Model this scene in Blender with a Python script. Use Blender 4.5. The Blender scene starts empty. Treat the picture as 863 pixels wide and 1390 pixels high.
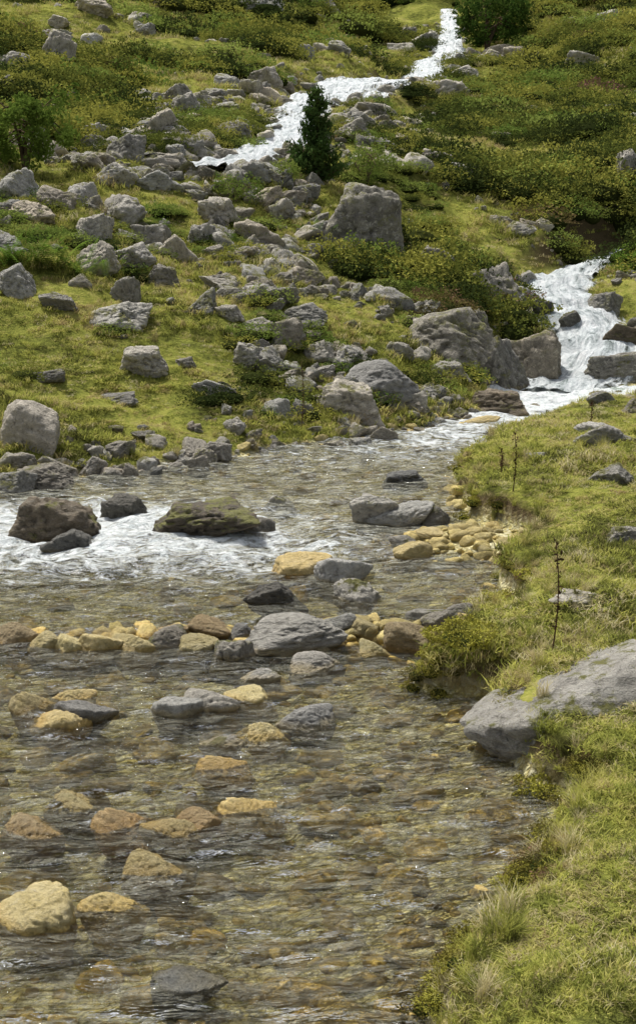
import bpy, math, numpy as np, bmesh
from mathutils import noise as mn, Vector
rng=np.random.default_rng(7)
PT=rng.permutation(1024); RV=rng.uniform(-1,1,1024)
def vn(x,y,seed=0):
    x=np.asarray(x,float)+seed*17.31+100; y=np.asarray(y,float)+seed*9.17+100
    xi=np.floor(x).astype(int); yi=np.floor(y).astype(int)
    fx=x-xi; fy=y-yi; fx=fx*fx*(3-2*fx); fy=fy*fy*(3-2*fy)
    h=lambda a,b: RV[PT[(a+PT[b&1023])&1023]]
    return (h(xi,yi)*(1-fx)+h(xi+1,yi)*fx)*(1-fy)+(h(xi,yi+1)*(1-fx)+h(xi+1,yi+1)*fx)*fy
def fbm(x,y,sc,o=3,seed=0):
    r=0;a=1
    for i in range(o):
        r=r+a*vn(x/sc*2**i,y/sc*2**i,seed+i*3); a*=.5
    return r
POLY=np.array([(0,-10),(.2,0),(.3,4),(.47,4.83),(.66,5.26),(.89,5.7),(1.05,6.29),(1.37,6.81),(1.1,7.2),(1.07,7.75),(1.22,8.53),(.69,8.74),(.98,9.46),(1.5,10.2),(1.58,11.27),(1.95,12.7),(1.54,13.7),(1.42,14.6),(1.85,16.6),(2.66,18.6),(4.03,20.6),(5.2,21.4),(6.4,22.4),(6.2,24),(5,25.2),(3.3,24.6),(3.1,23.4),(3.1,22.2),(2.32,21),(1.13,19.5),(0,18.4),(-1.63,16.85),(-2.69,16.1),(-3.6,15.5),(-6,15),(-8,13),(-8.6,8),(-8.2,0),(-8,-10)],float)
def sdf(x,y,P=POLY):
    x=np.asarray(x,float);y=np.asarray(y,float)
    d=np.full(x.shape,1e9); ins=np.zeros(x.shape,bool)
    n=len(P)
    for i in range(n):
        ax,ay=P[i];bx,by=P[(i+1)%n]
        ex,ey=bx-ax,by-ay
        t=np.clip(((x-ax)*ex+(y-ay)*ey)/(ex*ex+ey*ey),0,1)
        d=np.minimum(d,np.hypot(x-ax-t*ex,y-ay-t*ey))
        c=((ay>y)!=(by>y))
        c&=x<(bx-ax)*(y-ay)/((by-ay) or 1e-12)+ax
        ins^=c
    return np.where(ins,-d,d)
def WL(y): return np.interp(y,[9.8,10.4,12.6,14.4,24],[0,.04,.05,.12,.16])
def yb(x): return np.interp(x,[-40,-20,-12,-8,-6,-3.6,-1.6,0,1.1,2.3,3.2,4.5,6,12,40],[-6,2,9,13,15,15.5,16.8,18.4,19.5,21,23.4,24.4,24.4,24,22])
def prof(s): return np.interp(s,[0,1,14,45,110,240,260],[0,.2,3.9,8.5,26,62,60])
def sm(t): t=np.clip(t,0,1); return t*t*(3-2*t)
def rightf(x,y): return sm((x-np.interp(y,[0,15,20,24,26],[-3,-1,1.5,4.6,60]))/.5)
def Hb(x,y):
    x=np.asarray(x,float);y=np.asarray(y,float)
    d=sdf(x,y)+.10*fbm(x,y,.5,2,5)
    s=y-yb(x); wl=WL(y)
    right=rightf(x,y)
    bh=.12+.2*right
    dp=np.maximum(d,0)
    land=wl+bh*(1-np.exp(-dp/(.25-.17*right)))+.05*np.minimum(dp,6)*right+prof(s)
    sp=np.maximum(s,0)
    land=land+ np.minimum(dp*1.5,1)*(.035*fbm(x,y,.35,2,1)+.09*fbm(x,y,1.0,2,4)) + np.minimum(sp/6,1)*.28*fbm(x,y,3.2,3,2)+np.clip((sp-14)/50,0,1)*1.5*fbm(x,y,17,3,8)
    dn=np.maximum(-d,0)
    bed=wl-.17*(1-np.exp(-dn/.6))+.02*fbm(x,y,.3,2,9)*np.minimum(dn*3,1)+.03*fbm(x,y,1.3,2,12)*np.minimum(dn,1)
    bar=.145*np.exp(-((y-9.95-.06*np.sin(x*3))/.25)**2)*sm((x+4)/.8)*sm((1.3-x)/.3)
    bar=bar+.20*np.exp(-((x-1.25)/.65)**2-((y-12.7)/.6)**2)
    return np.where(d>0,land,bed+bar*(dn>0))
LOW=[(9,36,2.4,.7),(6.8,33.4,2.15,.7),(5.3,31,1.9,.55),(4.8,29.5,1.68,.6),(4.95,28.3,1.4,.75),(5.35,27,1.0,1.0),(5.1,25.9,.62,1.1),(4.4,25,.3,1.1),(3.9,24,.14,1.2)]
UPX=[(9.4,106,.4),(8.8,98,.45),(7.8,88,.9),(6.2,81,.8),(4.9,73,.8),(3.5,65,1.2),(2.2,60,1.8),(.7,54.5,1.5),(-.3,48,.75),(-.75,41,.5),(-.95,35.5,.5),(-1.55,32,.5),(-2.4,30.4,.4),(-2.9,30,.2)]
UP=[(x,y,float(np.mean(Hb(np.array([x-1,x,x+1,x]),np.array([y,y,y+1,y-1]))))+(.06 if y>45 else -.03),w) for x,y,w in UPX]
def pathd(x,y,P):
    best=np.full(np.shape(x),1e9);z=np.zeros(np.shape(x));w=np.zeros(np.shape(x))
    for a,b in zip(P[:-1],P[1:]):
        ex,ey=b[0]-a[0],b[1]-a[1]
        t=np.clip(((x-a[0])*ex+(y-a[1])*ey)/(ex*ex+ey*ey),0,1)
        d=np.hypot(x-a[0]-t*ex,y-a[1]-t*ey); m=d<best
        best=np.where(m,d,best); z=np.where(m,a[2]+t*(b[2]-a[2]),z); w=np.where(m,a[3]+t*(b[3]-a[3]),w)
    return best,z,w
def H(x,y):
    z=Hb(x,y)
    for P,bl in ((LOW,.8),(UP,1.2)):
        d,zc,w=pathd(x,y,P)
        k=sm((d-w)/bl)
        z=z*k+(zc-.15)*(1-k)
    return z

# ---------------- materials
def newmat(name):
    m=bpy.data.materials.new(name);m.use_nodes=True;nt=m.node_tree;nt.nodes.clear()
    o=nt.nodes.new('ShaderNodeOutputMaterial');return m,nt,o
def N(nt,t,ins=None,**kw):
    n=nt.nodes.new(t)
    for k,v in kw.items(): setattr(n,k,v)
    if ins:
        for k,v in ins.items():
            if isinstance(v,bpy.types.NodeSocket): nt.links.new(v,n.inputs[k])
            else: n.inputs[k].default_value=v
    return n
def noise(nt,vec,sc,det=4,rough=.55,dist=0,out='Fac'):
    return N(nt,'ShaderNodeTexNoise',{'Vector':vec,'Scale':sc,'Detail':det,'Roughness':rough,'Distortion':dist}).outputs[out]
def ramp(nt,fac,stops,interp='LINEAR'):
    r=N(nt,'ShaderNodeValToRGB',{'Fac':fac});cr=r.color_ramp;cr.interpolation=interp
    while len(cr.elements)<len(stops): cr.elements.new(.5)
    for e,(p,c) in zip(cr.elements,stops):
        e.position=p; e.color=(c,c,c,1) if not isinstance(c,tuple) else (*c,1)
    return r.outputs['Color']
def mix(nt,f,a,b,bt='MIX'):
    n=nt.nodes.new('ShaderNodeMix');n.data_type='RGBA';n.blend_type=bt
    for i,v in ((0,f),(6,a),(7,b)):
        if isinstance(v,bpy.types.NodeSocket): nt.links.new(v,n.inputs[i])
        elif i==0: n.inputs[0].default_value=v
        else: n.inputs[i].default_value=(*v,1)
    return n.outputs[2]
def math_(nt,op,a,b=0,c=None,clamp=False):
    n=nt.nodes.new('ShaderNodeMath');n.operation=op;n.use_clamp=clamp
    for i,v in enumerate((a,b,c)):
        if v is None: continue
        if isinstance(v,bpy.types.NodeSocket): nt.links.new(v,n.inputs[i])
        else: n.inputs[i].default_value=v
    return n.outputs[0]
def maprange(nt,v,a,b,c=0,d=1):
    return N(nt,'ShaderNodeMapRange',{'Value':v,'From Min':a,'From Max':b,'To Min':c,'To Max':d}).outputs[0]
def wlevel(nt,pos):
    s=N(nt,'ShaderNodeSeparateXYZ',{0:pos})
    lv=maprange(nt,s.outputs['Y'],9.8,24,0,.16)
    return math_(nt,'SUBTRACT',s.outputs['Z'],lv),s

PAL={'g':[(0,(.10,.095,.08)),(.36,(.26,.248,.216)),(.52,(.41,.392,.35)),(.78,(.64,.62,.565))],
 'y':[(0,(.24,.18,.07)),(.4,(.54,.44,.18)),(.6,(.70,.60,.32)),(.85,(.78,.72,.54))],
 'o':[(0,(.15,.10,.045)),(.4,(.38,.28,.14)),(.6,(.52,.41,.23)),(.85,(.66,.57,.41))],
 'd':[(0,(.04,.04,.037)),(.45,(.13,.13,.12)),(.65,(.23,.225,.20)),(.9,(.40,.39,.36))],
 'b':[(0,(.035,.028,.02)),(.45,(.11,.09,.062)),(.65,(.21,.17,.12)),(.9,(.38,.33,.25))],
 'k':[(0,(.035,.033,.028)),(.40,(.12,.113,.098)),(.56,(.24,.23,.20)),(.82,(.48,.46,.41))],
 'f':[(0,(.14,.135,.12)),(.4,(.34,.33,.30)),(.6,(.47,.455,.42)),(.85,(.64,.62,.57))]}
def rockmat(name,key,moss=0.0,wet=True,multi=False,scale=1.0):
    m,nt,o=newmat(name)
    tc=N(nt,'ShaderNodeTexCoord');geo=N(nt,'ShaderNodeNewGeometry');oi=N(nt,'ShaderNodeObjectInfo')
    rnd=oi.outputs['Random']
    off=N(nt,'ShaderNodeVectorMath',{0:tc.outputs['Object'],1:N(nt,'ShaderNodeCombineXYZ',{0:math_(nt,'MULTIPLY',rnd,37.),1:math_(nt,'MULTIPLY',rnd,91.)}).outputs[0]},operation='ADD').outputs[0]
    n1=noise(nt,off,1.7*scale,9,.70,.4)
    n2=noise(nt,off,9*scale,6,.72)
    n3=noise(nt,off,30*scale,3,.6)
    f=math_(nt,'ADD',math_(nt,'MULTIPLY',n1,.7),math_(nt,'MULTIPLY',n2,.35))
    f=math_(nt,'ADD',f,math_(nt,'MULTIPLY',math_(nt,'SUBTRACT',n3,.5),.3))
    col=ramp(nt,f,PAL[key])
    li=ramp(nt,noise(nt,off,6*scale,6,.8,1.2),[(.54,0.),(.61,1.)])
    col=mix(nt,math_(nt,'MULTIPLY',li,.55 if key in 'gfk' else .12),col,(.64,.63,.56))
    dk=ramp(nt,noise(nt,off,3.6*scale,8,.82,.8),[(.38,1.),(.47,0.)])
    col=mix(nt,math_(nt,'MULTIPLY',dk,.70 if key in 'gfkd' else .22),col,(.06,.056,.043))
    tone=maprange(nt,rnd,0,1,.60,1.18)
    col=mix(nt,1.0,col,N(nt,'ShaderNodeCombineColor',{0:tone,1:tone,2:tone}).outputs[0],'MULTIPLY')
    h=math_(nt,'FRACT',math_(nt,'MULTIPLY',rnd,7.31))
    if multi:
        t=ramp(nt,h,[(0,(1.05,1.0,.70)),(.25,(1.08,.98,.72)),(.45,(1.0,.98,.88)),(.7,(1.15,1.10,.86)),(1,(.78,.72,.56))])
    else:
        t=ramp(nt,h,[(0,(1.0,1.0,1.0)),(.4,(1.08,1.0,.88)),(.75,(.96,.97,.96)),(1,(1.10,.97,.80))])
    col=mix(nt,1.0,col,t,'MULTIPLY')
    pt=ramp(nt,geo.outputs['Pointiness'],[(.42,.4),(.49,.95),(.52,1.),(.58,1.3)])  # crevice shade and bright edges painted into rock colour, in place of occlusion
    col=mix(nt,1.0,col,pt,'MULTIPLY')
    nz=N(nt,'ShaderNodeSeparateXYZ',{0:geo.outputs['Normal']}).outputs['Z']
    if moss>0:
        mm=math_(nt,'MULTIPLY',ramp(nt,noise(nt,geo.outputs['Position'],3.2,6,.75),[(.56-moss*.14,0.),(.62-moss*.12,1.)]),maprange(nt,nz,.15,.7))
        col=mix(nt,mm,col,mix(nt,noise(nt,geo.outputs['Position'],30,3),(.06,.07,.014),(.24,.22,.05)))
    rough=.85
    if wet:
        dz,s=wlevel(nt,geo.outputs['Position'])
        near=maprange(nt,s.outputs['Y'],25.5,24.5)
        wn=math_(nt,'ADD',dz,math_(nt,'MULTIPLY',math_(nt,'SUBTRACT',noise(nt,geo.outputs['Position'],9,3),.5),.06))
        w=math_(nt,'MULTIPLY',maprange(nt,wn,.045,.015),near)
        col=mix(nt,w,col,mix(nt,1.,col,(1.0,.88,.60),'MULTIPLY'))
        rough=maprange(nt,w,0,1,.85,.3)
    b=N(nt,'ShaderNodeBump',{'Strength':1.,'Distance':.08,'Height':math_(nt,'ADD',n1,math_(nt,'MULTIPLY',n2,.7))})
    b2=N(nt,'ShaderNodeBump',{'Strength':.7,'Distance':.015,'Height':n3,'Normal':b.outputs[0]})
    p=N(nt,'ShaderNodeBsdfPrincipled',{'Base Color':col,'Roughness':rough,'Normal':b2.outputs[0]})
    nt.links.new(p.outputs[0],o.inputs[0]);return m
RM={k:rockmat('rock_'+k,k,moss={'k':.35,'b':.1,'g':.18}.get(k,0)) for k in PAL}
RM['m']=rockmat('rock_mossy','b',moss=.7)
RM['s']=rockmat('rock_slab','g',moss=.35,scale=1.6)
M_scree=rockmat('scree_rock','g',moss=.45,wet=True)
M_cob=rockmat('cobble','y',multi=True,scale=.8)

def leafmat(name,stops,psc=.5,trans=.25,var=.5,fine=.5):
    m,nt,o=newmat(name);oi=N(nt,'ShaderNodeObjectInfo');geo=N(nt,'ShaderNodeNewGeometry')
    n=noise(nt,geo.outputs['Position'],psc,3,.6)
    n2=noise(nt,geo.outputs['Position'],psc*7,3,.65)
    f=math_(nt,'ADD',math_(nt,'MULTIPLY',n,1.1),math_(nt,'MULTIPLY',math_(nt,'SUBTRACT',oi.outputs['Random'],.5),var))
    f=math_(nt,'ADD',f,math_(nt,'MULTIPLY',math_(nt,'SUBTRACT',n2,.5),fine))
    col=ramp(nt,f,stops)
    d=N(nt,'ShaderNodeBsdfDiffuse',{'Color':col})
    sh=d.outputs[0]
    if trans>0:
        t=N(nt,'ShaderNodeBsdfTranslucent',{'Color':col})
        sh=N(nt,'ShaderNodeMixShader',{0:trans,1:sh,2:t.outputs[0]}).outputs[0]
    nt.links.new(sh,o.inputs[0]);return m
GR=[(.16,(.08,.078,.028)),(.34,(.165,.18,.042)),(.50,(.30,.32,.068)),(.64,(.42,.41,.095)),(.80,(.49,.44,.16)),(.94,(.37,.285,.14))]
M_grass=leafmat('turf_grass',GR,.7,.35,.6,1.05)
M_dry=leafmat('dry_grass',[(.2,(.24,.20,.09)),(.5,(.44,.37,.18)),(.8,(.56,.50,.30))],1.5,.3)
M_shrub=leafmat('shrub_leaf',[(.25,(.04,.055,.016)),(.45,(.10,.12,.026)),(.62,(.19,.205,.042)),(.8,(.32,.31,.065))],.25,.25,.8)
M_core=leafmat('shrub_core',[(.2,(.012,.018,.005)),(.8,(.03,.035,.01))],.5,0)  # near-black filler inside shrubs; its colour stands in for shade among leaves
M_fern=leafmat('fern_leaf',[(.2,(.08,.15,.02)),(.8,(.18,.27,.045))],2,.35)
M_wil=leafmat('willow_leaf',[(.2,(.10,.16,.03)),(.8,(.26,.31,.07))],2,.35)
M_dark=leafmat('dark_leaf',[(.2,(.035,.07,.014)),(.8,(.14,.20,.035))],1.5,.3)
M_pine=leafmat('pine_needle',[(.2,(.025,.06,.016)),(.8,(.10,.15,.04))],2,.2)
M_heath=leafmat('heath_leaf',[(.2,(.07,.06,.03)),(.5,(.15,.13,.04)),(.8,(.22,.12,.09))],1.5,.15)
M_moss=leafmat('moss_leaf',[(.2,(.08,.065,.02)),(.45,(.19,.17,.035)),(.75,(.36,.34,.06))],5,.1)
M_bark=leafmat('bark',[(.2,(.05,.035,.02)),(.8,(.16,.12,.08))],6,0)
M_stalk=leafmat('dry_stalk',[(.2,(.04,.025,.015)),(.8,(.12,.07,.04))],6,0)

def groundmat():
    m,nt,o=newmat('ground');geo=N(nt,'ShaderNodeNewGeometry');P=geo.outputs['Position']
    n=noise(nt,P,.7,3,.6);n2=noise(nt,P,4.9,4,.65);n4=noise(nt,P,28,4,.7)
    f=math_(nt,'ADD',math_(nt,'MULTIPLY',n,.95),math_(nt,'MULTIPLY',math_(nt,'SUBTRACT',n2,.5),.9))
    f=math_(nt,'ADD',f,math_(nt,'MULTIPLY',math_(nt,'SUBTRACT',n4,.5),.7))
    g=ramp(nt,f,[(p,tuple(c*.66 for c in q)) for p,q in GR])
    soil=ramp(nt,noise(nt,P,1.4,6,.7,.5),[(.58,0.),(.66,1.)])
    g=mix(nt,math_(nt,'MULTIPLY',soil,.6),g,(.14,.11,.06))
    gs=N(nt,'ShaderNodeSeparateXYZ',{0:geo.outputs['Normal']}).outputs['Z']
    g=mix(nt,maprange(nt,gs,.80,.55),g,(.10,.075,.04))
    at=N(nt,'ShaderNodeAttribute',attribute_name='bed')
    Pw=N(nt,'ShaderNodeVectorMath',{0:P,1:N(nt,'ShaderNodeTexNoise',{'Vector':P,'Scale':5.}).outputs['Color']},operation='ADD').outputs[0]
    v=N(nt,'ShaderNodeTexVoronoi',{'Vector':Pw,'Scale':9.})
    vc=N(nt,'ShaderNodeSeparateColor',{0:v.outputs['Color']}).outputs[0]
    bc=ramp(nt,vc,[(0,(.50,.42,.17)),(.25,(.64,.55,.24)),(.5,(.74,.66,.33)),(.75,(.82,.76,.46)),(1,(.62,.58,.38))])
    bc=mix(nt,1.,bc,ramp(nt,noise(nt,P,7,7,.78),[(.3,.6),(.7,1.15)]),'MULTIPLY')
    bc=mix(nt,math_(nt,'MULTIPLY',ramp(nt,v.outputs['Distance'],[(.35,0.),(.6,1.)]),.5),bc,(.26,.21,.10))
    col=mix(nt,at.outputs['Fac'],g,bc)
    hb=math_(nt,'ADD',math_(nt,'MULTIPLY',n2,.6),n4)
    hh=math_(nt,'SUBTRACT',hb,math_(nt,'MULTIPLY',v.outputs['Distance'],at.outputs['Fac']))
    b=N(nt,'ShaderNodeBump',{'Strength':.9,'Distance':.05,'Height':hh})
    p=N(nt,'ShaderNodeBsdfDiffuse',{'Color':col,'Normal':b.outputs[0]})
    nt.links.new(p.outputs[0],o.inputs[0]);return m
M_ground=groundmat()
def watermat(name):
    m,nt,o=newmat(name);geo=N(nt,'ShaderNodeNewGeometry');P=geo.outputs['Position']
    Pm=N(nt,'ShaderNodeMapping',{'Vector':P,'Scale':(.55,1.45,1)}).outputs[0]
    a=noise(nt,Pm,3.6,3,.55,1.5);b_=noise(nt,Pm,10,3,.6,1.0);c=noise(nt,Pm,36,2,.5)
    hh=math_(nt,'ADD',math_(nt,'ADD',math_(nt,'MULTIPLY',a,1.9),math_(nt,'MULTIPLY',b_,.9)),math_(nt,'MULTIPLY',c,.16))
    bp=N(nt,'ShaderNodeBump',{'Strength':1.,'Distance':.21,'Height':hh})
    fr=N(nt,'ShaderNodeFresnel',{'IOR':1.42,'Normal':bp.outputs[0]})
    gl=N(nt,'ShaderNodeBsdfGlossy',{'Roughness':.06,'Normal':bp.outputs[0]})
    tr=N(nt,'ShaderNodeBsdfTransparent',{'Color':(.98,.97,.86,1)})
    w=N(nt,'ShaderNodeMixShader',{0:math_(nt,'MULTIPLY',fr.outputs[0],1.5,clamp=True),1:tr.outputs[0],2:gl.outputs[0]}).outputs[0]
    ae=N(nt,'ShaderNodeAttribute',attribute_name='aer_sheen')
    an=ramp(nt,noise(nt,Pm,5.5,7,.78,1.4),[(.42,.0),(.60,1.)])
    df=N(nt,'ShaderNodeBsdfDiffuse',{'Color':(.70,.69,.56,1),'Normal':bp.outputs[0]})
    w=N(nt,'ShaderNodeMixShader',{0:math_(nt,'MULTIPLY',ae.outputs['Fac'],an),1:w,2:df.outputs[0]}).outputs[0]  # pale diffuse mixed in: aerated water plus painted sky sheen on ripples
    at=N(nt,'ShaderNodeAttribute',attribute_name='foam')
    Pf=N(nt,'ShaderNodeMapping',{'Vector':P,'Scale':(1,1.7,1)}).outputs[0]
    fn=noise(nt,Pf,4.5,8,.78,1.0)
    fo=math_(nt,'ADD',at.outputs['Fac'],math_(nt,'MULTIPLY',math_(nt,'SUBTRACT',fn,.5),3.0))
    fm=maprange(nt,fo,.5,.95)
    fc=ramp(nt,noise(nt,P,14,5,.7),[(.3,(.50,.55,.55)),(.6,(.80,.82,.81))])
    fb=N(nt,'ShaderNodeBump',{'Strength':1.,'Distance':.10,'Height':noise(nt,P,9,6,.7)})
    fd=N(nt,'ShaderNodeBsdfDiffuse',{'Color':fc,'Normal':fb.outputs[0]})
    x=N(nt,'ShaderNodeMixShader',{0:fm,1:w,2:fd.outputs[0]})
    nt.links.new(x.outputs[0],o.inputs[0]);return m
def cascmat(name):
    m,nt,o=newmat(name)
    u=N(nt,'ShaderNodeAttribute',attribute_name='fu').outputs['Fac'];v=N(nt,'ShaderNodeAttribute',attribute_name='fv').outputs['Fac']
    P=N(nt,'ShaderNodeCombineXYZ',{0:u,1:v}).outputs[0]
    Ps=N(nt,'ShaderNodeMapping',{'Vector':P,'Scale':(5.5,1.3,1)}).outputs[0]
    n1=noise(nt,Ps,1.,7,.70,.9);n2=noise(nt,P,6.,6,.75)
    f=math_(nt,'ADD',math_(nt,'MULTIPLY',n1,.7),math_(nt,'MULTIPLY',n2,.4))
    at=N(nt,'ShaderNodeAttribute',attribute_name='foam').outputs['Fac']
    fc=ramp(nt,f,[(.42,(.22,.27,.25)),(.49,(.46,.51,.51)),(.56,(.70,.74,.74)),(.68,(.84,.85,.84))])  # troughs of the bump height darkened in colour, painted shading on the foam
    b=N(nt,'ShaderNodeBump',{'Strength':1.,'Distance':.25,'Height':f})
    d=N(nt,'ShaderNodeBsdfPrincipled',{'Base Color':fc,'Roughness':.35,'Normal':b.outputs[0]})
    tr=N(nt,'ShaderNodeBsdfTransparent',{'Color':(.9,.92,.88,1)})
    k=maprange(nt,math_(nt,'ADD',at,math_(nt,'MULTIPLY',math_(nt,'SUBTRACT',f,.55),3.)),.32,.65)
    x=N(nt,'ShaderNodeMixShader',{0:k,1:tr.outputs[0],2:d.outputs[0]})
    nt.links.new(x.outputs[0],o.inputs[0]);return m
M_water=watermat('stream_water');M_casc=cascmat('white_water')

# ---------------- mesh utils
COL=bpy.context.scene.collection
def link(o,parent=None):
    COL.objects.link(o)
    if parent: o.parent=parent
    return o
def gridmesh(name,X,Y,Z,attrs={},mat_=None):
    r,c=X.shape;V=np.stack([X,Y,Z],-1).reshape(-1,3).astype(np.float32)
    i=(np.arange(r-1)[:,None]*c+np.arange(c-1)[None,:]).ravel()
    F=np.stack([i,i+1,i+c+1,i+c],1).astype(np.int32)
    m=bpy.data.meshes.new(name);m.vertices.add(len(V));m.vertices.foreach_set('co',V.ravel())
    m.loops.add(F.size);m.loops.foreach_set('vertex_index',F.ravel())
    m.polygons.add(len(F));m.polygons.foreach_set('loop_start',np.arange(len(F),dtype=np.int32)*4)
    m.update(calc_edges=True);m.validate()
    m.polygons.foreach_set('use_smooth',np.ones(len(F),bool))
    for k,a in attrs.items():
        at=m.attributes.new(k,'FLOAT','POINT');at.data.foreach_set('value',a.ravel().astype(np.float32))
    if mat_: m.materials.append(mat_)
    return link(bpy.data.objects.new(name,m))
def meshobj(name,parts,smooth=False,linkit=True,parent=None):
    Vs=[];Fs=[];mi=[];mats=[];o=0
    for V,F,mt in parts:
        if mt not in mats: mats.append(mt)
        Vs.append(np.asarray(V));Fs+= [tuple(int(i)+o for i in f) for f in F];mi+=[mats.index(mt)]*len(F);o+=len(V)
    m=bpy.data.meshes.new(name);m.from_pydata(np.concatenate(Vs).tolist(),[],Fs)
    for mt in mats: m.materials.append(mt)
    m.polygons.foreach_set('material_index',mi)
    if smooth: m.polygons.foreach_set('use_smooth',[True]*len(Fs))
    m.update()
    ob=bpy.data.objects.new(name,m)
    if linkit: link(ob,parent)
    return ob
def leaves(C,size,rng,asp=.5,up=0):
    n=len(C);a=rng.normal(size=(n,3));a[:,2]+=up;a/=np.linalg.norm(a,axis=1)[:,None]
    b=np.cross(a,rng.normal(size=(n,3)));b/=np.linalg.norm(b,axis=1)[:,None]
    s=(np.asarray(size)*rng.uniform(.6,1.3,n))[:,None]
    V=np.stack([C-a*s*.5,C+b*s*asp*.5,C+a*s*.5,C-b*s*asp*.5],1).reshape(-1,3)
    return V,np.arange(4*n).reshape(n,4)
def tube(pts,rad,n=6):
    pts=np.asarray(pts,float);V=[];F=[]
    for i,p in enumerate(pts):
        t=pts[min(i+1,len(pts)-1)]-pts[max(i-1,0)];t/=np.linalg.norm(t)+1e-9
        a=np.cross(t,(0,0,1) if abs(t[2])<.9 else (1,0,0));a/=np.linalg.norm(a);b=np.cross(t,a)
        for j in range(n):
            w=2*math.pi*j/n;V.append(p+rad[i]*(a*math.cos(w)+b*math.sin(w)))
    for i in range(len(pts)-1):
        for j in range(n):
            F.append((i*n+j,i*n+(j+1)%n,(i+1)*n+(j+1)%n,(i+1)*n+j))
    return np.array(V),F
def ico(sub):
    bm=bmesh.new();bmesh.ops.create_icosphere(bm,subdivisions=sub,radius=1)
    V=np.array([v.co[:] for v in bm.verts]);F=[[v.index for v in f.verts] for f in bm.faces];bm.free();return V,F
ICO={s:ico(s) for s in (2,3,5)}
def rockmesh(name,seed,sub=5,planes=16,sharp=14,amp=.08,sq=0):
    r=np.random.default_rng(seed);V,F=ICO[sub];V=V.copy()
    n=r.normal(size=(planes,3));n/=np.linalg.norm(n,axis=1)[:,None];d=r.uniform(.55,1.0,planes)
    if sq:
        ax=np.array([(1,.1,.3),(-1,.15,.3),(0,1,.2),(.1,-1,.35),(.1,0,1),(0,0,-1)])+r.normal(0,.28,(6,3));ax/=np.linalg.norm(ax,axis=1)[:,None]
        n=np.concatenate([n[:9],ax]);d=np.concatenate([d[:9]*.3+.62,r.uniform(.58,.78,6)])
    q=np.maximum(V@n.T,1e-3)/d
    inv=(np.sum(q**sharp,1))**(1/sharp);R=1/np.maximum(inv,.75)
    o=Vector((seed*3.1,seed*1.7,0))
    nn=np.array([mn.fractal(Vector(v)*1.6+o,.9,2.1,6) for v in V])
    n2=np.array([mn.fractal(Vector(v)*6+o,.8,2.1,4) for v in V])
    rg=np.array([abs(mn.noise(Vector(v)*2.6+o)) for v in V])
    V=V*(R*(1+amp*nn+amp*.5*n2-amp*.9*np.maximum(0,.12-rg)/.12))[:,None]
    lo,hi=V.min(0),V.max(0);V=(V-(lo+hi)/2)/((hi-lo)/2)
    m=bpy.data.meshes.new(name);m.from_pydata(V.tolist(),[],F);m.polygons.foreach_set('use_smooth',[True]*len(F));m.update();return m
ROCKM={}
def getrock(i,key,rounded):
    k=(i,key,rounded)
    if k not in ROCKM:
        m=rockmesh('rock_mesh',i+(50 if rounded else 0),5,20 if rounded else 14,12 if rounded else 32,.07 if rounded else .11,(not rounded) and i%3==0)
        m.materials.append(RM[key]);ROCKM[k]=m
    return ROCKM[k]
rr=np.random.default_rng(11)
def place_rock(x,y,w,h,k):
    rounded=k in 'yofs' or (w<.3 and y<16)
    me=getrock(int(rr.integers(0,10)),k,rounded)
    g=float(H(x,y));A=np.array([x]);B=np.array([y])
    wet=(sdf(A,B)[0]<.1 or pathd(A,B,LOW)[0][0]<.8) and k!='s'
    zr=max(g,float(WL(y))) if (y<24.5 and wet) else g
    if wet and y<14: h+=.022+(.02 if 9.4<y<10.4 else 0)
    top=zr+h;bot=min(g-.04,zr-.4*h)-.25*w*(0 if wet else 1)*.5
    if k=='s': bot=g-.40
    if wet and y<15: w=max(w*1.05,1.15*(top-bot))
    nm='stream_stone' if (y<15 and wet and w<.6) else 'boulder'
    if w<.25 and not wet: nm='stone'
    if k=='s': nm='rock_slab'
    ob=bpy.data.objects.new(nm,me);link(ob)
    ob.location=(x,y,(top+bot)/2)
    ob.scale=(w*.54,w*.42,(top-bot)/2)
    ob.rotation_euler=(rr.uniform(-.12,.12),rr.uniform(-.18,.18) if k!='s' else -.08,(rr.uniform(-.4,.4)+(math.pi if rr.random()<.5 and k!='f' else 0)) if k!='s' else .35)

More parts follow.
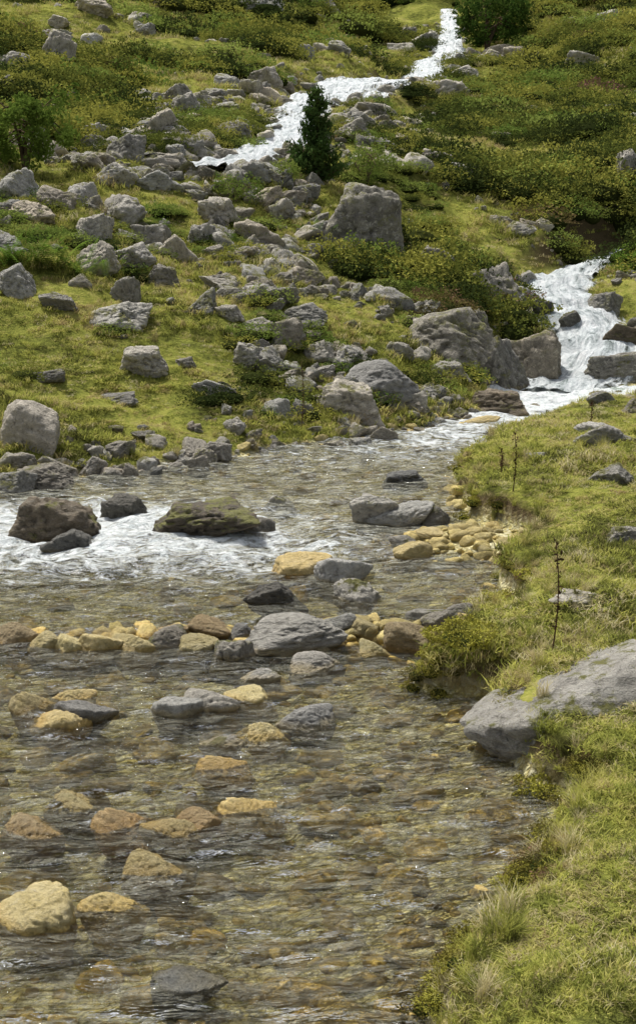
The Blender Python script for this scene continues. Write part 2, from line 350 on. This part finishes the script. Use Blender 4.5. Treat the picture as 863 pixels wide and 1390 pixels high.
def scatter(name,P,rot,scl,idx,coll):
    m=bpy.data.meshes.new(name);m.vertices.add(len(P));m.vertices.foreach_set('co',np.asarray(P,np.float32).ravel())
    a=m.attributes.new('rot','FLOAT_VECTOR','POINT');a.data.foreach_set('vector',np.asarray(rot,np.float32).ravel())
    a=m.attributes.new('scl','FLOAT_VECTOR','POINT');a.data.foreach_set('vector',np.asarray(scl,np.float32).ravel())
    a=m.attributes.new('idx','INT','POINT');a.data.foreach_set('value',np.asarray(idx,np.int32))
    ob=link(bpy.data.objects.new(name,m))
    g=bpy.data.node_groups.new(name+'_gn','GeometryNodeTree')
    g.interface.new_socket('Geometry',in_out='INPUT',socket_type='NodeSocketGeometry')
    g.interface.new_socket('Geometry',in_out='OUTPUT',socket_type='NodeSocketGeometry')
    gi=g.nodes.new('NodeGroupInput');go=g.nodes.new('NodeGroupOutput')
    ci=g.nodes.new('GeometryNodeCollectionInfo');ci.inputs['Collection'].default_value=coll
    ci.inputs['Separate Children'].default_value=True;ci.inputs['Reset Children'].default_value=True
    ip=g.nodes.new('GeometryNodeInstanceOnPoints');ip.inputs['Pick Instance'].default_value=True
    def na(nm,t):
        n=g.nodes.new('GeometryNodeInputNamedAttribute');n.data_type=t;n.inputs['Name'].default_value=nm
        return n.outputs[0]
    e=g.nodes.new('FunctionNodeEulerToRotation');g.links.new(na('rot','FLOAT_VECTOR'),e.inputs[0])
    g.links.new(gi.outputs[0],ip.inputs['Points']);g.links.new(ci.outputs[0],ip.inputs['Instance'])
    g.links.new(e.outputs[0],ip.inputs['Rotation']);g.links.new(na('scl','FLOAT_VECTOR'),ip.inputs['Scale'])
    g.links.new(na('idx','INT'),ip.inputs['Instance Index']);g.links.new(ip.outputs[0],go.inputs[0])
    md=ob.modifiers.new('scatter','NODES');md.node_group=g;return ob
def coll(name,objs):
    c=bpy.data.collections.new(name)
    for o in objs: c.objects.link(o)
    return c

# ---------------- terrain
ys=np.concatenate([np.linspace(-10,3.9,40),np.geomspace(4,262,950)])
ts=np.linspace(-1,1,560);ts=np.sign(ts)*np.abs(ts)**1.15
T,Yg=np.meshgrid(ts,ys);Xg=T*(np.maximum(Yg,0)*.42+9.5)
D0=sdf(Xg,Yg);dl=pathd(Xg,Yg,LOW);du=pathd(Xg,Yg,UP)
Zg=H(Xg,Yg)
bed=sm((.06-(D0+.10*fbm(Xg,Yg,.5,2,5)))/.06)
bed=np.maximum(bed,np.maximum(sm((dl[2]-dl[0]+.2)/.3),sm((du[2]-du[0]+.3)/.4)))
gridmesh('hillside_ground',Xg,Yg,Zg,{'bed':bed},M_ground)

# ---------------- water
ys=np.concatenate([np.linspace(-10,3.5,30),np.geomspace(3.6,26,760)])
ts=np.linspace(0,1,560)
T,Yw=np.meshgrid(ts,ys);Xw=-9.2+T*16.4
rap=np.exp(-((Xw+2.4)/2.0)**2-((Yw-13.7)/.9)**2)*.95+np.exp(-((Xw+2.8)/2.4)**2-((Yw-12.2)/1.1)**2)*.85+.5*np.exp(-((Xw+.3)/1.3)**2-((Yw-12.6)/1.2)**2)
fall=np.exp(-(np.hypot(Xw-4.2,Yw-24.1)/2.3)**2)
down=np.exp(-((Xw-(4.0-(24-Yw)*.45))/1.2)**2)*sm((Yw-15)/6)
amp=.017+.05*np.clip(rap,0,1)+.05*fall+.022*sm((Yw-12)/6)+.012*np.exp(-((Yw-10)/.5)**2)
Wz=WL(Yw)+amp*fbm(Xw*.8,Yw*1.3,.45,4,21)+.012*fbm(Xw*.7,Yw*1.5,.14,2,31)
foam=.85*np.clip(rap,0,1.1)+1.0*fall+.55*down+.32*sm((Yw-13)/4)+.16*np.exp(-((Yw-9.6)/.45)**2)
aer_sheen=.17+.22*sm((Yw-10.0)/4)+.2*np.clip(rap,0,1)+.25*fall  # base and mid-stream terms paint pale reflections; rapids and fall add aeration
gridmesh('stream_water',Xw,Yw,Wz,{'foam':np.clip(foam,0,1.1),'aer_sheen':np.clip(aer_sheen,0,.8)},M_water)
def ribbon(name,P,steps,res=.06,na=26,mg=.2):
    P=np.array(P);seg=np.hypot(np.diff(P[:,0]),np.diff(P[:,1]));L=np.concatenate([[0],np.cumsum(seg)])
    s=np.arange(0,L[-1],res);f=lambda k:np.interp(s,L,P[:,k])
    ker=np.ones(9)/9
    cx,cy,cz,w=[np.convolve(np.pad(f(k),4,'edge'),ker,'valid') for k in range(4)]
    w=w*(1+.25*vn(s*.7,s*0,55))
    tx,ty=np.gradient(cx),np.gradient(cy);l=np.hypot(tx,ty);nx,ny=-ty/l,tx/l
    t=np.linspace(-1,1,na)
    W=(w+mg)[:,None]*t[None,:]
    X=cx[:,None]+nx[:,None]*W;Y=cy[:,None]+ny[:,None]*W
    Z=cz[:,None]+steps*fbm(X*.7,Y*.7,1.3,2,40)*.7+.12*fbm(X,Y,.3,3,44)*(.4+steps)+.05
    Z=Z-.14*np.abs(t[None,:])**3
    fo=.98-.5*np.abs(t[None,:])**2+0*X+.4*fbm(X,Y,1.4,2,47)
    gridmesh(name,X,Y,Z,{'foam':fo,'fu':W,'fv':s[:,None]+0*X},M_casc)
ribbon('waterfall_cascade',LOW,.25,.05,34)
ribbon('upper_cascade',UP,.22,.10,26)

# ---------------- individually surveyed rocks  (x, y, width, height, kind)
ROCKS="""-1.25,5.67,.32,.10,y;-.52,5.13,.29,.03,d;-.91,5.77,.1,.03,y;-.76,6.15,.14,.04,y;-.74,6.63,.26,.04,y;-.97,6.67,.22,.05,o;-.63,6.67,.11,.05,o;-.35,6.87,.29,.04,y;-.52,7.46,.29,.03,y;-1.43,6.61,.13,.03,o;-1.27,6.91,.27,.03,y;-1.6,8.13,.38,.05,y;-1.44,8.24,.27,.09,f;-1.77,8.4,.23,.07,y;-1.59,8.56,.28,.04,y;-.85,8.34,.25,.09,f;-.68,8.42,.28,.09,f;-.43,8.57,.33,.05,y;-.07,8.11,.33,.09,f;-.3,7.87,.09,.05,y;-.57,7.8,.22,.03,g;-.4,8.98,.25,.03,g;-.02,9.26,.38,.07,f;-.61,9.47,.36,.10,g;-.16,9.76,.68,.18,f;-2.19,9.82,.27,.09,o;-1.95,9.68,.24,.07,y;-1.79,9.64,.26,.06,y;-1.53,9.63,.24,.08,y;-1.29,9.64,.26,.07,y;-1.09,9.71,.21,.1,g;-1.06,9.91,.22,.06,o;-.79,9.94,.3,.08,o;-.87,9.59,.13,.06,y;-.55,9.87,.16,.07,g;.63,9.65,.24,.14,o;.88,9.91,.22,.1,g;1.02,9.95,.19,.12,g;1.05,9.48,.15,.05,y;.32,9.91,.22,.07,y;.15,9.97,.24,.07,g;.41,9.51,.16,.04,y;.83,10.29,.28,.05,g;-.33,10.83,.47,.12,d;.3,10.85,.35,.12,g;.24,11.52,.37,.17,f;-.14,11.77,.5,.11,y;.84,12.23,.33,.12,y;.78,12.75,.24,.07,g;1.08,12.77,.31,.08,y;-1.06,13.39,1.05,.26,m;-2.53,13.16,.8,.35,b;-2.23,12.65,.57,.14,d;-1.95,13.88,.44,.17,d;-.61,13.3,.43,.09,d;-.4,14.46,.31,.06,g;.59,13.68,.36,.25,g;.82,13.65,.62,.16,f;1.15,13.59,.29,.13,g;1,15.65,.54,.1,d;-3.33,15.06,.44,.23,g;-3.02,15.36,.57,.23,g;-3.41,16.39,.69,.5,f;-2.61,16.03,.3,.2,g;-2.18,16,.21,.13,g;-1.42,16.39,.26,.15,g;-1.25,17.03,.36,.22,g;-1.07,17.88,.28,.15,g;-3.42,15.87,.42,.13,g;-2.38,15.87,.25,.1,g;-1.89,15.98,.15,.09,g;-.56,18.86,.45,.24,g;.44,19.51,1.02,.42,g;.89,20.43,1.15,.5,f;-.22,19.06,.4,.24,g;1.37,20.24,.43,.23,g;.87,18.64,.34,.17,g;.56,18.16,.38,.1,g;.23,18.13,.29,.07,g;2.07,22.25,.7,.25,g;1.76,21.19,.44,.19,g;2.76,21.34,1,.36,b;2.37,20.19,.53,.1,y;2.13,23.15,1.4,.75,k;3,24.6,1.35,1.05,k;3.8,25.3,1.15,.9,k;3.4,28.37,1.38,.85,g;2.29,28.21,.9,.45,g;.85,28.48,1.8,1.2,k;4.54,30.44,.55,.33,g;4.4,27.71,.43,.42,k;4.9,27.14,.56,.4,k;5.63,26.35,.75,.48,m;5.23,24.89,.97,.48,k;5.7,28.27,.66,.49,k;2.48,27.69,.57,.27,g;-2.38,19.36,.75,.3,g;-3,20.73,1.01,.25,g;-3.56,22.97,.71,.5,g;-3.81,24.24,.62,.45,g;-.25,22.33,.75,.3,g;-.81,20.37,.74,.28,g;-.61,22.93,.59,.25,g;-1.86,19.62,.31,.14,g;-1.4,18.94,.59,.14,g;-4.47,21.02,.54,.45,g;-3.77,20.71,.54,.2,g;-2.91,21.53,.45,.35,g;3.26,15.61,.66,.19,g;2.9,13.49,.43,.19,g;2.52,11.29,.36,.12,g;1.77,9.2,.4,.04,g;1.56,7.75,1.35,.16,s;8.1,37.54,.69,.8,g;3.04,37.81,.96,.48,g;3.63,36.95,.94,.38,g;-8.51,47.72,1.19,1.19,g;-8.9,43.22,1.08,.65,g;-3.48,33.42,.84,.59,g;-4.14,30.72,.93,.47,g;.98,40.77,1.1,.5,g;-3.1,31.14,.79,.28,g;-2.12,32.87,.65,.32,g;2.4,79.02,1.19,.63,g;7.6,76.54,1.54,.61,g;9.9,82.56,2.41,.8,g;-11.07,63.09,.94,.47,g;11.72,87.21,1.75,.79,g;-4.95,24.78,.76,.35,g;-4.62,25.46,.71,.39,g;-4.4,26.86,.68,.41,g;-3.54,26.02,.8,.46,g;-2.97,25.07,.71,.44,g;-2.41,24.55,.63,.43,g;-2.14,26.18,.67,.4,g;-1.9,27.29,.77,.42,g;-1.19,26.83,.69,.41,g;-3.14,28.61,.87,.32,g;-4.03,28.19,.86,.36,g;-5.53,26.42,.81,.54,g;-3.04,23.54,.73,.35,g;-2.51,23.23,.54,.29,g;-.98,23.33,.6,.28,g;-1.35,21.44,.44,.18,g;-3.59,18.51,.48,.11,g;-2.62,18.38,.48,.11,g;.43,21.45,.67,.3,g;1.27,22.44,.47,.21,g;-.57,21.41,.67,.36,g;-.02,21.41,.56,.25,g;-.96,21.38,.55,.2,g;14.06,78.42,1.96,.78,g;-1.9,53.95,1.22,.76,g;5.3,60.06,1.8,.66,g;1.75,47.5,1.4,.5,g;-2.1,35.6,.88,.44,g;-3.63,39.66,1,.6,g;-5.22,33.2,.84,.42,g;-3.45,91.07,2.71,1.13,g;-.07,93.78,2.79,.93,g;-10.19,66.02,1.96,.65,g;3.93,28.32,.81,.44,g;6.4,26.23,.82,.5,k;2.76,25.49,.79,.49,k;4.12,18.14,.38,.16,g;3.31,16.44,.52,.13,g;-.9,67.09,1.34,.67,g;-1.9,48.47,.86,.49,g;11,88.76,2.22,.8,g;5,89.91,1.8,.63,g;-1.75,29.5,.5,.16,g;-3,29.4,.5,.14,g;3.9,19.1,.5,.16,g;2.35,14.9,.28,.08,g"""
for q in ROCKS.replace('\n','').split(';'):
    a=q.split(',');place_rock(*map(float,a[:4]),a[4])

# ---------------- scatter sources
def clump(s,nb,R,hr,lr,wr,mt):
    r=np.random.default_rng(s);V=[];F=[]
    for b in range(nb):
        a=r.uniform(0,6.28);rad=R*math.sqrt(r.random());bx,by=rad*math.cos(a),rad*math.sin(a)
        h=r.uniform(*hr);ln=r.uniform(*lr);da=r.uniform(0,6.28);w=r.uniform(*wr)
        px,py=-math.sin(da)*w,math.cos(da)*w;o=len(V)
        for t,ww in ((0,1),(.5,.8)):
            cx,cy,cz=bx+ln*t*t*math.cos(da),by+ln*t*t*math.sin(da),h*t-.01
            V+=[(cx-px*ww,cy-py*ww,cz),(cx+px*ww,cy+py*ww,cz)]
        V.append((bx+ln*math.cos(da),by+ln*math.sin(da),h*.9))
        F+=[(o,o+1,o+3,o+2),(o+2,o+3,o+4)]
    return meshobj('grass_clump',[(V,F,mt)],linkit=False)
C_grass=coll('grass_src',[clump(100+s,34,.10,(.05,.14),(.02,.10),(.003,.006),M_grass) for s in range(5)]+[clump(110,34,.10,(.05,.12),(.02,.10),(.002,.004),M_dry)])
C_tall=coll('tall_grass_src',[clump(130+s,60,.06,(.14,.30),(.08,.24),(.0018,.0035),M_grass if s<2 else M_dry) for s in range(4)])
def lump(r,n,rad=1,flat=.6):
    d=r.normal(size=(n,3));d[:,2]=np.abs(d[:,2]);d/=np.linalg.norm(d,axis=1)[:,None]
    o=Vector((r.uniform(0,50),0,0))
    nn=np.array([mn.noise(Vector(v)*2.2+o) for v in d]);R=(.78+.25*r.random(n)**.6)*(1+.55*nn)
    return d*R[:,None]*np.array([1,1,flat])*rad
def shrub(seed,mat_,n=900,ls=.085):
    r=np.random.default_rng(seed);P=lump(r,n,1,.75)
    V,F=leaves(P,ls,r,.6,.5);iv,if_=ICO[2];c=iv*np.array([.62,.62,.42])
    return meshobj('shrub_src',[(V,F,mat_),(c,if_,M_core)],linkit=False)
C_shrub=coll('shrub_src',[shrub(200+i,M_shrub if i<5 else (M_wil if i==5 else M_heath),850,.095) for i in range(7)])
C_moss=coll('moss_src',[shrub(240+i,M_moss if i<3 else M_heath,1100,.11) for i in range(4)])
cob=[]
for i in range(6):
    m=rockmesh('cob',300+i,3,18,9,.06);m.materials.append(M_cob);cob.append(bpy.data.objects.new('cob%d'%i,m))
C_cob=coll('cobble_src',cob)
scs=[]
for i in range(9):
    m=rockmesh('scr',400+i,3 if i<3 else 5,14,28,.11,i%3==0);m.materials.append(M_scree);scs.append(bpy.data.objects.new('scr%d'%i,m))
C_scr=coll('scree_src',scs)

def sample(n,y0,y1,r,k=.32,m=1.5):
    y=np.exp(r.uniform(math.log(y0),math.log(y1),n));x=r.uniform(-1,1,n)*(k*y+m);return x,y
def dry(x,y,dm=.03):
    d=sdf(x,y)+.10*fbm(x,y,.5,2,5)
    a=pathd(x,y,LOW);b=pathd(x,y,UP)
    return (d>dm)&(a[0]>a[2]+.15)&(b[0]>b[2]+.2)
r=np.random.default_rng(5)
Z0=lambda n:np.zeros(n)
# turf
x,y=sample(84000,4.2,100,r);k=dry(x,y)&(np.hypot((x-1.56)/.50,(y-7.75)/.30)>1);x,y=x[k],y[k]
z=H(x,y);n=len(x);s=(.60+y*.03)*r.uniform(.55,1.25,n)*(1+.5*fbm(x,y,1.2,2,60))*.85
s=np.maximum(s,.3);zf=np.where(y<20,.46,.6)*(1+.45*fbm(x,y,.6,2,62))
scatter('meadow_grass',np.stack([x,y,z],1),np.stack([r.normal(0,.12,n),r.normal(0,.12,n),r.uniform(0,6.28,n)],1),np.stack([s*1.1,s*1.1,s*np.maximum(zf,.2)],1),np.where(r.random(n)<.12+.28*(fbm(x,y,.9,2,61)>.35),5,r.integers(0,5,n)),C_grass)
x,y=sample(14000,4.5,40,r);d=sdf(x,y)
k=dry(x,y,.0)&((d<.22)&(r.random(len(x))<.6)|((fbm(x,y,1.1,2,66)>.6)&(r.random(len(x))<.4)));x,y=x[k],y[k];n=len(x);z=H(x,y);s=r.uniform(.35,.8,n)*(.7+y*.018)
scatter('tall_grass_tufts',np.stack([x,y,z],1),np.stack([r.normal(0,.2,n),r.normal(0,.2,n),r.uniform(0,6.28,n)],1),np.stack([s,s,s],1),np.where(r.random(n)<.35,r.integers(2,4,n),r.integers(0,2,n)),C_tall)
# moss cushions on the right bank edge
x,y=sample(16000,4.3,21,r,.26,.8);d=sdf(x,y)+.10*fbm(x,y,.5,2,5)
k=(d>-.02)&(d<.10)&(rightf(x,y)>.5)&(fbm(x,y,.7,2,68)>-.2);x,y=x[k],y[k];n=len(x);z=H(x,y);s=r.uniform(.03,.085,n)*(.9+y*.02)
scatter('moss_cushions',np.stack([x,y,z-.01],1),np.stack([Z0(n),Z0(n),r.uniform(0,6.28,n)],1),np.stack([s*1.3,s*1.3,s],1),np.where(r.random(n)<.2,3,r.integers(0,3,n)),C_moss)
# shrubs
x,y=sample(7500,23,125,r,.34,1);k=dry(x,y,.4);x,y=x[k],y[k]
dens=fbm(x,y,5.5,3,70)+.30*sm((x-1)/5)-.35*sm((33-y)/6)+.15*sm((y-50)/20)-.5*((x<2)&(y<32))
k=dens>.22+r.uniform(-.16,.16,len(x));x,y=x[k],y[k];z=H(x,y);n=len(x)
s=(.22+y*.009)*r.uniform(.5,1.6,n)
s=np.where(pathd(x,y,UP)[0]<3.5,s*.6,s)
id_=np.where(r.random(n)<.15,5,np.where(r.random(n)<.03,6,r.integers(0,5,n)))
scatter('rhododendron_shrubs',np.stack([x,y,z-.05],1),np.stack([Z0(n),Z0(n),r.uniform(0,6.28,n)],1),np.stack([s*1.15,s*1.15,s*r.uniform(.7,1.2,n)],1),id_,C_shrub)
x=r.uniform(-12,3,2000);y=r.uniform(18.5,37,2000);k=dry(x,y,.5)&(fbm(x,y,2.2,2,77)>.0);x,y=x[k],y[k];n=len(x);z=H(x,y);s=r.uniform(.08,.38,n)
scatter('bilberry_plants',np.stack([x,y,z-.02],1),np.stack([Z0(n),Z0(n),r.uniform(0,6.28,n)],1),np.stack([s*1.2,s*1.2,s*.8],1),np.where(r.random(n)<.5,5,r.integers(0,5,n)),C_shrub)
# scree
SCP=np.array([(-14,20),(-14,36),(-8,34),(-5,35),(-2,33),(0,30),(1.2,26.5),(2.6,25),(2.4,22),(0,21.2),(-1.2,21.8),(-2.6,24),(-4,23.5),(-7,21.5)],float)
x=r.uniform(-14,3,7000);y=r.uniform(20,36,7000);ds=sdf(x,y,SCP)
k=(ds<-.1)&(fbm(x,y,1.6,3,80)+np.clip((y-25)/9,-.5,.5)>.17+r.uniform(-.2,.2,len(x)))&dry(x,y,.3);x,y=x[k],y[k]
x2,y2=sample(9500,20,105,r,.32,1);du2=pathd(x2,y2,UP)
k=((fbm(x2,y2,5,3,90)>.45-.35*((x2<-1)&(y2>30)&(y2<62))+r.uniform(-.2,.3,len(x2)))|(du2[0]<du2[2]+r.exponential(.8,len(x2)))|(r.random(len(x2))<.05))&(du2[0]>du2[2]*.75)&(dry(x2,y2,.3)|(du2[0]<3));x2,y2=x2[k],y2[k]
x3,y3=sample(5000,14.5,31,r,.25,.5);d3=sdf(x3,y3);dl3=pathd(x3,y3,LOW)
k=(((d3>-.25)&(d3<r.exponential(.35,len(x3))+.05)&(rightf(x3,y3)<.5))|((dl3[0]>dl3[2]*.8)&(dl3[0]<dl3[2]+r.exponential(.45,len(x3)))));x3,y3=x3[k],y3[k]
sz=np.concatenate([np.exp(r.normal(math.log(.115),.68,len(x))),np.exp(r.normal(math.log(.12),.58,len(x2)))*(.6+y2/60),np.exp(r.normal(math.log(.08),.55,len(x3)))])
x=np.concatenate([x,x2,x3]);y=np.concatenate([y,y2,y3]);sz=np.clip(sz,.035,.16+y*.009);n=len(x);z=H(x,y)
sz=np.where((pathd(x,y,UP)[0]<pathd(x,y,UP)[2]+.6),np.minimum(sz,.35),sz)
scatter('scree_rocks',np.stack([x,y,z+sz*.12],1),np.stack([r.normal(.1,.25,n),r.normal(0,.3,n),r.uniform(0,6.28,n)],1),np.stack([sz,sz*r.uniform(.55,.95,n),sz*r.uniform(.4,.75,n)],1),r.integers(0,9,n),C_scr)
# bed cobbles
x,y=sample(30000,3.8,24,r,.30,1);d=sdf(x,y)
bar=np.exp(-((y-9.95)/.28)**2)*(x<1.3)*.7+np.exp(-((x-1.25)/.7)**2-((y-12.7)/.6)**2)+.35*np.exp(-(d/.15)**2)*(y>14)
k=(d<.08)&(r.random(len(x))<.11+bar);x,y=x[k],y[k];n=len(x);z=H(x,y);bk=bar[k]
sz=np.exp(r.normal(math.log(.05),.6,n))*(.8+y/30);sz=np.where(bk>.3,np.clip(sz,.025,.10),np.clip(sz,.015,.16))
zz=np.where(bk>.3,z+sz*.15,np.minimum(z+sz*.05,WL(y)-sz*.45))
scatter('stream_bed_cobbles',np.stack([x,y,zz],1),np.stack([r.normal(0,.2,n),r.normal(0,.2,n),r.uniform(0,6.28,n)],1),np.stack([sz,sz*.8,sz*np.where(bk>.3,.62,r.uniform(.3,.5,n))],1),r.integers(0,6,n),C_cob)

# ---------------- trees and plants
def empty(name,x,y,dz=0):
    e=bpy.data.objects.new(name,None);link(e);e.location=(x,y,float(H(x,y))-.05+dz);return e
def pine(x,y,h,name='pine_tree',seed=1,wd=.27):
    r=np.random.default_rng(seed);e=empty(name,x,y)
    zz=np.linspace(0,h,9);tr=np.stack([.02*h*np.sin(zz*2),.01*h*np.cos(zz*3),zz],1)
    V,F=tube(tr,np.linspace(.028*h,.004*h,9));meshobj('trunk',[(V,F,M_bark)],True,parent=e)
    BP=[];NV=[]
    for w in np.linspace(.05,.97,15):
        nb=int(9-4*w);L=h*wd*(1-w)**.7*r.uniform(.75,1.2)+.03*h
        for b in range(nb):
            a=r.uniform(0,6.28);l=L*r.uniform(.55,1.2);zb=h*w
            t=np.linspace(0,1,5);p=np.stack([l*t*math.cos(a),l*t*math.sin(a),zb+l*(.10*t+.35*t*t)],1)
            V,F=tube(p,np.linspace(.008*h,.003*h,5),4);BP.append((V,F,M_bark))
            m=int(80*l/(h*wd))+16;tt=r.uniform(.15,1.05,m);c=np.stack([np.interp(tt,t,p[:,i]) for i in range(3)],1)+r.normal(0,.024*h,(m,3))
            NV.append(c)
    C=np.concatenate(NV);V,F=leaves(C,.065*h,r,.28,1.0)
    meshobj('branches',BP,parent=e);meshobj('needles',[(V,F,M_pine)],parent=e)
def leaftree(x,y,h,w,mat_,name,seed=1,n=2600,ls=.09):
    r=np.random.default_rng(seed);e=empty(name,x,y)
    parts=[];C=[]
    for s in range(5):
        a=r.uniform(0,6.28);lean=w*.18*s/4
        top=np.array([lean*math.cos(a)*1.6,lean*math.sin(a)*1.6,h*r.uniform(.55,.85)])
        p=np.array([[0,0,0],top*[.3,.3,.4],top*[.7,.7,.75],top]);V,F=tube(p,[.03*h,.022*h,.014*h,.006*h]);parts.append((V,F,M_bark))
        for b in range(6):
            q=p[2]*(1-b/6)+top*(b/6);aa=r.uniform(0,6.28);t2=q+np.array([math.cos(aa)*w*.32,math.sin(aa)*w*.32,h*r.uniform(-.25,.2)])
            t2[2]=min(max(t2[2],.12*h),h*.95)
            V,F=tube([q,(q+t2)/2+[0,0,.02*h],t2],[.01*h,.007*h,.003*h],4);parts.append((V,F,M_bark))
            for c in range(2):
                ctr=t2+r.normal(0,.06*w,3);ra=w*r.uniform(.09,.17);m=n//60
                d=r.normal(size=(m,3));d/=np.linalg.norm(d,axis=1)[:,None];C.append(ctr+d*ra*r.uniform(.5,1,(m,1)))
    C=np.concatenate(C);C[:,2]=np.maximum(C[:,2],.05*h);V,F=leaves(C,ls,r,.5,.2)
    meshobj('trunk_and_limbs',parts,True,parent=e);meshobj('crown',[(V,F,mat_)],parent=e)
def fern(x,y,h,name='fern_plant',seed=3,n=30):
    r=np.random.default_rng(seed);V=[];F=[]
    for i in range(n):
        a=r.uniform(0,6.28);l=h*r.uniform(.7,1.2);sp=r.uniform(.3,.9);bx,by=r.normal(0,h*.35,2)
        dx,dy=math.cos(a),math.sin(a)
        for j in range(1,22):
            t=j/22;px,py,pz=bx+dx*l*sp*t,by+dy*l*sp*t,l*(1.15*t-.55*t*t*sp*1.4)
            wl=l*.22*math.sin(math.pi*min(1,t*1.05))**.7*(1-t*.5)+.004
            for sgn in (-1,1):
                o=len(V);tx,ty=-dy*sgn*wl,dx*sgn*wl;k=l*.022
                V+=[(px-dx*k,py-dy*k,pz),(px+dx*k,py+dy*k,pz+.3*k),(px+tx+dx*wl*.3,py+ty+dy*wl*.3,pz-.15*wl)]
                F.append((o,o+1,o+2))
    ob=meshobj(name,[(V,F,M_fern)]);ob.location=(x,y,float(H(x,y))-.02)
def bush(x,y,w,h,mat_,name,seed=4,n=1600,ls=.05):
    r=np.random.default_rng(seed);P=lump(r,n,1,1);P=P*np.array([w/2,w/2,h/1.1])
    V,F=leaves(P,ls,r,.5,.5);iv,if_=ICO[2]
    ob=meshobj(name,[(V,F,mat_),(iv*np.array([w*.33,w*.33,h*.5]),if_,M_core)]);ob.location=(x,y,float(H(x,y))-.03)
def stalk(x,y,h,seed):
    r=np.random.default_rng(seed);t=np.linspace(0,1,8);p=np.stack([.04*h*np.sin(3*t),.02*h*t,h*t],1)
    V,F=tube(p,np.linspace(.006,.0025,8),5);C=[]
    for zz in np.linspace(.25,1,16):
        C.append(np.array([np.interp(zz,t,p[:,0]),0,h*zz])+r.normal(0,.012,(5,3)))
    L,LF=leaves(np.concatenate(C),.03,r,.4,.5)
    ob=meshobj('dock_stalk',[(V,F,M_stalk),(L,LF,M_stalk)]);ob.location=(x,y,float(H(x,y))-.03)
pine(-.02,31.6,2.0,wd=.30)
leaftree(-5.75,28.36,1.7,1.6,M_dark,'alder_tree',2,5400,.09)
leaftree(10.3,90,4.0,4.2,M_dark,'birch_tree',5,5000,.24)
leaftree(1.13,33.06,.95,1.4,M_wil,'willow_bush',6,2600,.06)
leaftree(-1.68,29.0,.6,.95,M_wil,'willow_bush',8,1600,.05)
leaftree(-.7,30.5,.5,.8,M_wil,'willow_bush',9,1400,.05)
fern(-4.75,22,.6);fern(-4.2,22.1,.65,seed=5);fern(-3.75,22.3,.5,seed=9,n=20)
fern(-.09,28.08,.5,seed=6,n=18)
bush(6.9,30.53,1.2,.6,M_fern,'green_bush')
bush(2.1,25.37,1.5,.4,M_heath,'heather_bush',7,2200)
bush(1.9,24.6,.9,.3,M_heath,'heather_bush',17,1500)
bush(1.42,10.7,.45,.16,M_moss,'moss_hummock',8,3600,.02)
bush(.95,8.85,.5,.13,M_moss,'moss_hummock',9,3600,.018)
bush(1.2,7.1,.32,.10,M_moss,'moss_hummock',12,3000,.015)
bush(.85,5.5,.3,.10,M_moss,'moss_hummock',13,3000,.012)
for x,y,h,s in ((1.47,8.45,.75,1),(1.89,13.37,.62,2),(1.88,14.21,.3,3),(-.23,18.52,.93,4),(3.38,17.26,.35,5)): stalk(x,y,h,s)

# ---------------- light, world, camera
sc=bpy.context.scene
w=bpy.data.worlds.new('World');sc.world=w;w.use_nodes=True;nt=w.node_tree
bg=nt.nodes['Background'];sk=nt.nodes.new('ShaderNodeTexSky');sk.sky_type='NISHITA';sk.sun_disc=False
EL=math.radians(60);AZ=math.radians(-35)
sk.sun_elevation=EL;sk.sun_rotation=AZ;sk.dust_density=4;sk.air_density=1
hs=nt.nodes.new('ShaderNodeHueSaturation');hs.inputs['Saturation'].default_value=.45
nt.links.new(sk.outputs[0],hs.inputs['Color']);nt.links.new(hs.outputs[0],bg.inputs[0]);bg.inputs[1].default_value=.15
L=bpy.data.lights.new('sun','SUN');L.energy=5.0;L.angle=math.radians(8);L.color=(1,.975,.92)
lo=link(bpy.data.objects.new('sun',L))
dv=Vector((math.sin(AZ)*math.cos(EL),math.cos(AZ)*math.cos(EL),math.sin(EL)))
lo.rotation_euler=dv.to_track_quat('Z','Y').to_euler();lo.location=dv*50
sc.view_settings.view_transform='Standard'
cam=bpy.data.cameras.new('camera');co=link(bpy.data.objects.new('camera',cam))
co.location=(0,0,3);co.rotation_euler=(math.radians(90-11.745),0,0);cam.sensor_fit='VERTICAL';cam.sensor_height=36;cam.lens=49.2;cam.clip_end=600
sc.camera=co
